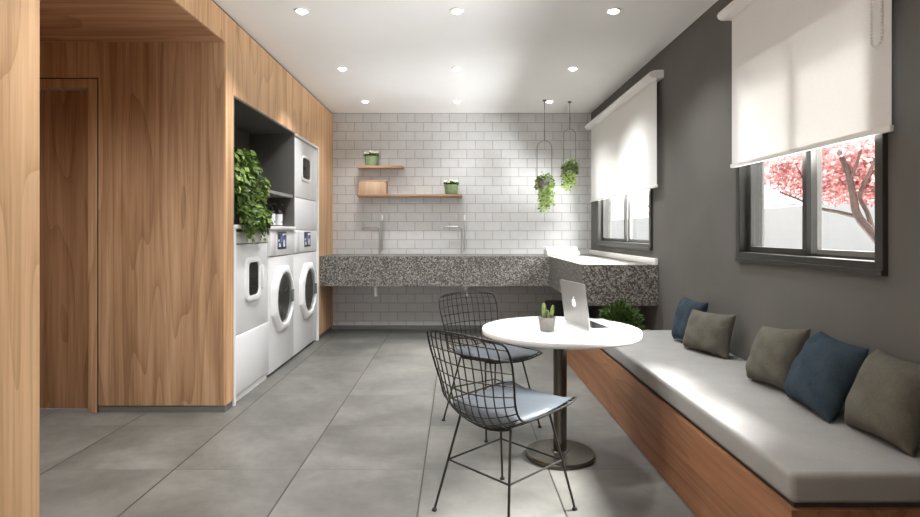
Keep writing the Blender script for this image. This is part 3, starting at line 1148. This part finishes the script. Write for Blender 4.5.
# bushy plant at the far end of the bench
def bushy():
    root = thing('bushy_plant', 'bushy dark green potted plant at the far end of the bench under the counter', 'potted plant', (1.365, 4.70, BZ + .001))
    MB(True).lathe([(0, 0), (.07, 0), (.095, .12), (.10, .13), (.092, .13), (.088, .11), (0, .11)], 24).obj('pot', 'pot_grey', root)
    r = random.Random(9)
    m = MB()
    for i in range(950):
        t = r.uniform(0, 2 * PI)
        el = R(r.uniform(-10, 88))
        d = Vector((math.cos(t) * math.cos(el), math.sin(t) * math.cos(el), math.sin(el)))
        q = r.uniform(.25, 1) ** .6
        p = Vector((d.x * .175, d.y * .165, .11 + d.z * .165)) * q
        p.z = .10 + (p.z - .1 * q) if False else max(.09, p.z + .09 * (1 - q))
        m.leaf(p, d + Vector((r.uniform(-.6, .6), r.uniform(-.6, .6), r.uniform(-.2, .7))), (r.uniform(-.5, .5), -.3, 1), r.uniform(.035, .065), .018)
    m.obj('foliage', 'leaf_bush', root)


bushy()

# ------------------------------------------------------------------ table
TX, TY, TZ = .589, 3.20, .732
ta = thing('round_table', 'round white pedestal table with dark metal column', 'table', (TX, TY, 0))
MB(50).lathe([(0, TZ - .032), (.436, TZ - .032), (.443, TZ - .029), (.4455, TZ - .024), (.4455, TZ - .005), (.443, TZ - .001), (.440, TZ), (0, TZ)], 96).obj('tabletop', 'table_white', ta)
MB(50).lathe([(.038, .028), (.038, TZ - .052)], 32).lathe([(0, TZ - .052), (.14, TZ - .052), (.14, TZ - .0325), (0, TZ - .0325)], 32).obj('column', 'bronze_steel', ta)
MB(50).lathe([(0, 0), (.192, 0), (.197, .004), (.197, .02), (.192, .027), (.05, .034), (.046, .04), (.0, .04)], 64).obj('base', 'bronze_steel', ta)

# cactus
ca = thing('potted_cactus', 'small cactus in a grey concrete pot on the white table', 'potted plant', (.498, 3.10, TZ + .0005))
MB(50).lathe([(0, 0), (.034, 0), (.037, .003), (.046, .068), (.048, .070), (.048, .078), (.041, .078), (.039, .06), (0, .06)], 32).obj('pot', 'pot_grey', ca)
MB(True).lathe([(.0405, .062), (.02, .066), (0, .067)], 20).obj('soil', 'soil', ca)
for (x, y, h, r_, lx) in ((-.013, -.004, .155, .0115, -.006), (.020, -.008, .145, .0095, .014), (.004, .012, .115, .010, .002), (.006, -.018, .105, .008, .004)):
    prof = [(r_ * .7, .06), (r_, .075), (r_ * 1.05, h * .75), (r_ * .8, h * .93), (r_ * .35, h * .99), (0, h)]
    mm = Matrix.Translation((x, y, 0)) @ Matrix(((1, 0, lx / .1, -lx * .6), (0, 1, 0, 0), (0, 0, 1, 0), (0, 0, 0, 1)))
    MB(60).lathe(prof, 24, 0, mm, lambda t: 1 + .16 * math.cos(8 * t)).obj('cactus_stem', 'cactus_green', ca)


# laptop: local x runs along the hinge (far -> near), y towards the typist's side
def laptop():
    Pf, Pn = Vector((.658, 3.41)), Vector((.729, 3.07))
    h = (Pn - Pf)
    L = h.length
    h.normalize()
    rz = math.atan2(h.y, h.x)
    root = thing('laptop', 'open silver laptop with a white emblem on its lid, on the white table', 'laptop', (Pf.x, Pf.y, TZ + .0005), rz)
    D = .245
    MB(True).prism(rrect(L / 2, D / 2, L, D, .014, 5), 0, .013).obj('base', 'aluminium_light', root)
    m = MB()
    m.prism(rrect(L / 2, .082, L * .84, .105, .004, 2), .0131, .0136, 0)
    for r in range(5):
        for c_ in range(13):
            w = L * .82 / 13
            x0 = L * .09 + c_ * w
            y0 = .034 + r * .0198
            m.box((x0 + .0015, y0, .0136), (x0 + w - .0015, y0 + .0165, .0148), 1)
    m.obj('keyboard', ['key_dark', 'screen_black'], root)
    MB().prism(rrect(L / 2, .19, .10, .075, .004, 2), .0131, .0134).obj('trackpad', 'aluminium', root)
    # lid leans back about 8 degrees
    lid_rot = Matrix.Translation((0, .004, .013)) @ Matrix.Rotation(R(90 + 7.5), 4, 'X')
    # lid local: x along hinge, y up the lid, z away from the typist after rotation
    lid = MB(True).prism(rrect(L / 2, .125, L, .25, .014, 5), 0, .006, 0, lid_rot)
    lid = lid.obj('lid', 'aluminium', root)
    MB().prism(rrect(L / 2, .13, L - .012, .226, .008, 3), -.0006, -.0001, 0, lid_rot).obj('screen', 'screen_black', lid)
    # bitten fruit emblem with a leaf, on the back of the lid
    s = .0245
    pts = []
    n = 40
    for i in range(n):
        t = 2 * PI * i / n
        x, y = math.sin(t), math.cos(t)
        x *= .93 * (1 + .06 * y)
        if y > .55:
            y -= .22 * math.exp(-(x / .28) ** 2)
        if y < -.6:
            y += .10 * math.exp(-(x / .25) ** 2)
        pts.append((x, y))
    # the bite on one side
    bx, by, br = 1.12, .16, .42
    q = []
    for (x, y) in pts:
        d = math.hypot(x - bx, y - by)
        if d < br:
            k_ = br / max(d, 1e-4)
            x, y = bx + (x - bx) * k_, by + (y - by) * k_
            if x > bx:
                x = bx - (x - bx)
        q.append((x, y))
    m = MB()
    m.prism([(L / 2 + x * s, .128 + y * s) for x, y in q], .006, .0066, 0, lid_rot)
    lf = [(.02, 1.0), (.08, 1.30), (.40, 1.62), (.42, 1.35), (.25, 1.08)]
    m.prism([(L / 2 + x * s, .128 + y * s) for x, y in lf], .006, .0066, 0, lid_rot)
    m.obj('logo', 'logo_white', lid)
    return root


laptop()


# ------------------------------------------------------------------ wire chairs
def spline(ctrl, t):
    """Catmull-Rom through tuples, t in 0..1"""
    n = len(ctrl) - 1
    x = min(max(t, 0), 1) * n
    i = min(int(x), n - 1)
    f = x - i
    p0, p1, p2, p3 = ctrl[max(i - 1, 0)], ctrl[i], ctrl[i + 1], ctrl[min(i + 2, n)]
    return tuple(.5 * (2 * b + (c - a) * f + (2 * a - 5 * b + 4 * c - d) * f * f + (3 * b - a - 3 * c + d) * f ** 3) for a, b, c, d in zip(p0, p1, p2, p3))


# (x forward, z, half width, side lift z, side wrap x)
SHELL = [(.285, .470, .195, .030, 0), (.21, .458, .222, .042, 0), (.12, .440, .230, .056, 0), (.02, .424, .232, .068, 0), (-.08, .416, .232, .074, .004),
         (-.165, .426, .230, .070, .02), (-.222, .480, .224, .050, .045), (-.252, .562, .224, .022, .058), (-.272, .655, .236, .004, .058),
         (-.294, .750, .246, -.002, .055), (-.314, .826, .238, -.008, .050), (-.322, .853, .208, -.016, .042)]


def shell(t, u):
    x, z, hw, lift, wrap = spline(SHELL, t)
    return Vector((x + wrap * u * u, u * hw, z + lift * u * u))


def under_shell(x, y):
    best = min((abs(spline(SHELL, k / 80)[0] - x), k / 80) for k in range(42))[1]
    sx, sz, hw, lift, wrap = spline(SHELL, best)
    return sz + lift * (y / hw) ** 2 - .008


def make_chair(loc, rz, label):
    root = thing('wire_chair', label, 'chair', loc, rz, 'black wire chairs at the round table')
    SPLIT = .50
    T = 40
    wr_, fr_ = .0030, .0048
    seat, back = MB(True), MB(True)
    U = [-1 + 2 * i / 11 for i in range(12)]
    for u in U[1:-1]:
        seat.tube([shell(SPLIT * i / 16, u) for i in range(17)], wr_, 5, cap=False)
        back.tube([shell(SPLIT + (1 - SPLIT) * i / 18, u) for i in range(19)], wr_, 5, cap=False)
    nS, nB = 10, 9
    for k in range(1, nS + 1):
        t = SPLIT * k / nS
        seat.tube([shell(t, -1 + 2 * i / 14) for i in range(15)], wr_, 5, cap=False)
    for k in range(1, nB):
        t = SPLIT + (1 - SPLIT) * k / nB
        back.tube([shell(t, -1 + 2 * i / 14) for i in range(15)], wr_, 5, cap=False)
    # rim wires
    rim_s = [shell(SPLIT * (1 - i / 16), -1) for i in range(17)] + [shell(0, -1 + 2 * i / 12) for i in range(1, 12)] + [shell(SPLIT * i / 16, 1) for i in range(17)]
    seat.tube(rim_s, fr_, 8)
    rim_b = [shell(SPLIT + (1 - SPLIT) * i / 18, -1) for i in range(19)] + [shell(1, -1 + 2 * i / 12) for i in range(1, 12)] + [shell(1 - (1 - SPLIT) * i / 18, 1) for i in range(19)]
    back.tube(rim_b, fr_, 8)
    seat.obj('seat', 'black_wire', root)
    back.obj('backrest', 'black_wire', root)
    # pad: rounded square cushion filling the dish
    m = MB(60)
    N = 22
    vs, fs = [], []
    for side in (0, 1):
        for i in range(N + 1):
            for j in range(N + 1):
                a, b = -1 + 2 * i / N, -1 + 2 * j / N
                # square to rounded square
                qa, qb = a * math.sqrt(1 - b * b * .14), b * math.sqrt(1 - a * a * .14)
                x, y = .055 + qa * .222, qb * .205
                e = max(abs(a), abs(b))
                rr = max(0, 1 - e ** 10)
                # shell height underneath
                tt = 0
                best = 9
                for kk in range(0, 41):
                    sx = spline(SHELL, kk / 40 * .52)[0]
                    if abs(sx - x) < best:
                        best, tt = abs(sx - x), kk / 40 * .52
                sx, sz, hw, lift, wrap = spline(SHELL, tt)
                zb = sz + lift * (y / hw) ** 2 + .008
                top = .497 + .016 * (1 - a * a) * (1 - b * b) + .008 * (b * b)
                z = zb if side == 0 else max(zb + .004, zb + (top - zb) * (rr ** .4 if e < 1 else 0) )
                vs.append((x, y, z))
    M_ = (N + 1) ** 2
    for side in (0, 1):
        for i in range(N):
            for j in range(N):
                a = side * M_ + i * (N + 1) + j
                fs.append((a, a + N + 1, a + N + 2, a + 1))
    per = [i * (N + 1) for i in range(N)] + [N * (N + 1) + j for j in range(N)] + [i * (N + 1) + N for i in range(N, 0, -1)] + [j for j in range(N, 0, -1)]
    for i in range(len(per)):
        a, b = per[i], per[(i + 1) % len(per)]
        fs.append((a, b, M_ + b, M_ + a))
    m.add(vs, fs)
    m.obj('seat_pad', 'seat_blue', root)
    # legs, feet, stretchers
    feet = {}
    lx, ly = .235, .222
    zs = .232
    for sx in (1, -1):
        for sy in (1, -1):
            top = Vector((sx * .135, sy * .15, under_shell(sx * .135, .15)))
            foot = Vector((sx * lx, sy * ly, .006))
            leg = MB(True).tube([top, foot], .0058, 8).obj('leg', 'black_wire', root)
            MB(True).lathe([(0, 0), (.012, 0), (.013, .004), (.009, .012), (0, .014)], 14, 0, Matrix.Translation((foot.x, foot.y, 0))).obj('glide', 'rubber_black', leg)
            k_ = (top.z - zs) / (top.z - foot.z)
            feet[(sx, sy)] = top.lerp(foot, k_)
    for a, b in (((1, 1), (1, -1)), ((1, -1), (-1, -1)), ((-1, -1), (-1, 1)), ((-1, 1), (1, 1))):
        MB(True).tube([feet[a], feet[b]], .0048, 8).obj('stretcher', 'black_wire', root)
    # cross rods that carry the seat
    for sx in (1, -1):
        xx = sx * .135
        m = MB(True).tube([(xx, y, under_shell(xx, y)) for y in (-.15, -.11, -.07, -.035, 0, .035, .07, .11, .15)], .0055, 8)
        m.obj('seat_support', 'black_wire', root)
    return root


ch = make_chair((.220, 2.578, 0), R(44), 'black wire chair with blue-grey seat pad, in front of the table, nearest the viewer')
dup(ch, (.225, 3.735, 0), R(-55), 'black wire chair with grey seat pad, behind the table, further from the viewer')


# ------------------------------------------------------------------ outside
struct(MB().box((XR + .16, -12, -.5), (26, 45, -.3)), 'ground', 'garden_ground', 'pale garden ground outside the windows', 'ground')
struct(MB().box((9.5, -12, -.3), (9.7, 45, 2.0)), 'wall_garden', 'garden_wall_white', 'white garden wall outside the windows', 'wall')


def blossom_tree(name, base, limbs, clouds, leaf, bark, n, label, seed, lsz, back=0.0):
    root = thing(name, label, 'tree', base)
    B = Vector(base)
    m = MB(True)
    for pts, r0, r1 in limbs:
        r0, r1 = r0 * .46, r1 * .8
        P = [Vector(p) - B for p in pts]
        q, rs = [], []
        k = 6 * (len(P) - 1)
        for i in range(k + 1):
            q.append(Vector(spline([tuple(p) for p in P], i / k))); rs.append(r0 + (r1 - r0) * i / k)
        m.tube(q, rs, 8)
    m.obj('trunk', bark, root)
    r = random.Random(seed)
    f = MB()
    for c, rad, w in clouds:
        c = Vector(c) - B + Vector((back, 0, 0))
        for i in range(int(n * w)):
            d = Vector((r.gauss(0, 1), r.gauss(0, 1), r.gauss(0, 1)))
            d = d.normalized() * (r.random() ** .45)
            p = c + Vector((d.x * rad[0], d.y * rad[1], d.z * rad[2]))
            f.leaf(p, (r.uniform(-1, 1), r.uniform(-1, 1), r.uniform(-.7, 1)), (r.uniform(-1, .2), r.uniform(-.8, .3), r.uniform(-.3, 1)), lsz * r.uniform(.6, 1.2), lsz * .8)
    f.obj('blossom_canopy', leaf, root)


def at(px, py, X):
    s = (px - 457) / X
    return (X, 560 / s, CAM - (py - 232) / s)


A = 4.2
b0 = at(893, 268, A)
base = (A, b0[1] - .2, -.3)
limbs = [
    ([base, b0, at(878, 240, A), at(858, 216, A), at(853, 195, A), at(848, 172, A), at(838, 150, A)], .12, .03),
    ([at(858, 217, A), at(838, 212, A), at(818, 208, A), at(800, 200, A - .1), at(780, 192, A - .2)], .05, .014),
    ([at(874, 236, A), at(868, 214, A + .1), at(860, 196, A + .1), at(870, 172, A), at(878, 150, A)], .06, .016),
    ([at(853, 192, A), at(868, 192, A), at(884, 190, A)], .018, .008),
    ([at(850, 180, A), at(858, 160, A), at(862, 145, A)], .035, .012),
    ([at(818, 208, A), at(806, 185, A), at(798, 168, A)], .022, .008),
    ([at(800, 204, A), at(785, 205, A - .1), at(766, 206, A - .2)], .014, .006),
]
clouds = [
    (at(764, 176, A), (.4, .5, .17), .8), (at(762, 160, A), (.4, .6, .16), .7), (at(786, 158, A), (.4, .5, .2), .8), (at(780, 182, A), (.45, .55, .20), 1.0), (at(800, 172, A), (.5, .5, .24), 1.2), (at(826, 170, A), (.5, .42, .28), 1.4), (at(828, 192, A), (.4, .3, .15), .6),
    (at(850, 152, A), (.5, .4, .25), 1.2), (at(878, 152, A), (.5, .35, .22), 1.0), (at(876, 180, A), (.4, .26, .10), .45), (at(800, 196, A), (.4, .35, .10), .4),
    ((4.5, 6.0, 2.9), (1.0, 1.3, .5), 1.6), ((4.6, 7.4, 2.75), (1.0, 1.0, .45), 1.0),
]
blossom_tree('cherry_tree', base, limbs, clouds, 'blossom', 'bark', 1500, 'pink blossoming tree seen through the near window', 21, .05, .42)
A2 = 5.6
b2 = (A2, 15.2, -.3)
limbs2 = [
    ([b2, (A2, 15.3, 1.0), at(646, 208, A2), at(638, 196, A2), at(630, 188, A2)], .10, .02),
    ([at(646, 210, A2), at(652, 200, A2), at(655, 190, A2)], .05, .015),
    ([at(640, 199, A2), at(632, 200, A2), at(625, 198, A2)], .03, .01),
    ([at(634, 192, A2), at(628, 186, A2), at(618, 184, A2)], .03, .01),
]
clouds2 = [(at(636, 186, A2), (.9, 1.6, .5), 1.0), (at(648, 180, A2), (.9, 1.3, .5), 1.0), (at(640, 165, A2), (1.1, 2.0, .7), 1.4)]
blossom_tree('cherry_tree', b2, limbs2, clouds2, 'blossom_pale', 'bark_pale', 420, 'pale blossoming tree seen faintly through the far window', 22, .10)

# ------------------------------------------------------------------ light
w = bpy.data.worlds.new('sky'); bpy.context.scene.world = w
w.use_nodes = True
bg = w.node_tree.nodes['Background']
bg.inputs['Color'].default_value = (.96, .98, 1.0, 1)
bg.inputs['Strength'].default_value = 1.5

for wd in (W1, W2):
    yc, zc = (wd['y0'] + wd['y1']) / 2, (wd['z0'] + wd['z1']) / 2
    lamp('sky_portal', 'AREA', (XR + .15, yc, zc), 1, rot=(0, R(90), 0), shape='RECTANGLE', size=wd['z1'] - wd['z0'], size_y=wd['y1'] - wd['y0'], portal=True)

# unseen soft lamps added outside, high over the windows, to strengthen their light
def fill_lamp(loc, target, e, sx, sy, col=(.975, .99, 1)):
    d = Vector(target) - Vector(loc)
    lamp('window_fill', 'AREA', loc, e, col, rot=d.to_track_quat('-Z', 'Y').to_euler(), shape='RECTANGLE', size=sx, size_y=sy)


fill_lamp((3.5, 2.85, 2.50), (1.7, 2.9, 1.6), 40, 1.4, 1.0)
fill_lamp((3.5, 5.70, 2.60), (1.7, 5.9, 1.5), 30, 1.4, .8)
fill_lamp((3.0, 4.1, 2.9), (1.75, 6.2, 1.55), 175, 1.7, 1.2)
# unseen lamps added low outside, aimed up to brighten the ceiling
fill_lamp((3.5, 2.9, -.22), (1.75, 2.9, 1.5), 620, 1.6, 2.0)
fill_lamp((3.5, 6.0, -.22), (1.75, 6.0, 1.5), 540, 2.2, 2.0)
# hazy sun over the garden
lamp('sun', 'SUN', (8, 3, 8), 30, (1, .995, .985), rot=Vector((-.69, -.17, -.63)).to_track_quat('-Z', 'Y').to_euler(), angle=R(25))
# unseen fill lamp added inside the room, left behind the viewer
lamp('rear_fill', 'AREA', (-1.2, -.6, 1.5), 30, (1, .992, .98), rot=(R(120), 0, R(8)), shape='RECTANGLE', size=.8, size_y=1.2)
# unseen spot added in the side hall to brighten its oak wall
lamp('spot_lamp', 'SPOT', (-2.35, 2.6, HZ - .03), 85, (1, .97, .93), spot_size=R(150), spot_blend=1, shadow_soft_size=.12)

# ------------------------------------------------------------------ camera and colour
cam = bpy.data.cameras.new('camera')
cam.sensor_width = 36
cam.lens = 36 * 560 / 920
cam.shift_x = 3 / 920
cam.shift_y = -26.5 / 920
cam.clip_start = .05
co_ = bpy.data.objects.new('camera', cam)
C.objects.link(co_)
co_.location = (0, 0, CAM)
co_.rotation_euler = (R(90), 0, 0)
sc = bpy.context.scene
sc.camera = co_
sc.view_settings.view_transform = 'Standard'
sc.view_settings.look = 'None'
sc.view_settings.exposure = 0.76
sc.cycles.max_bounces = 10
sc.cycles.diffuse_bounces = 6
sc.cycles.sample_clamp_indirect = 6
sc.cycles.caustics_reflective = False
sc.cycles.caustics_refractive = False
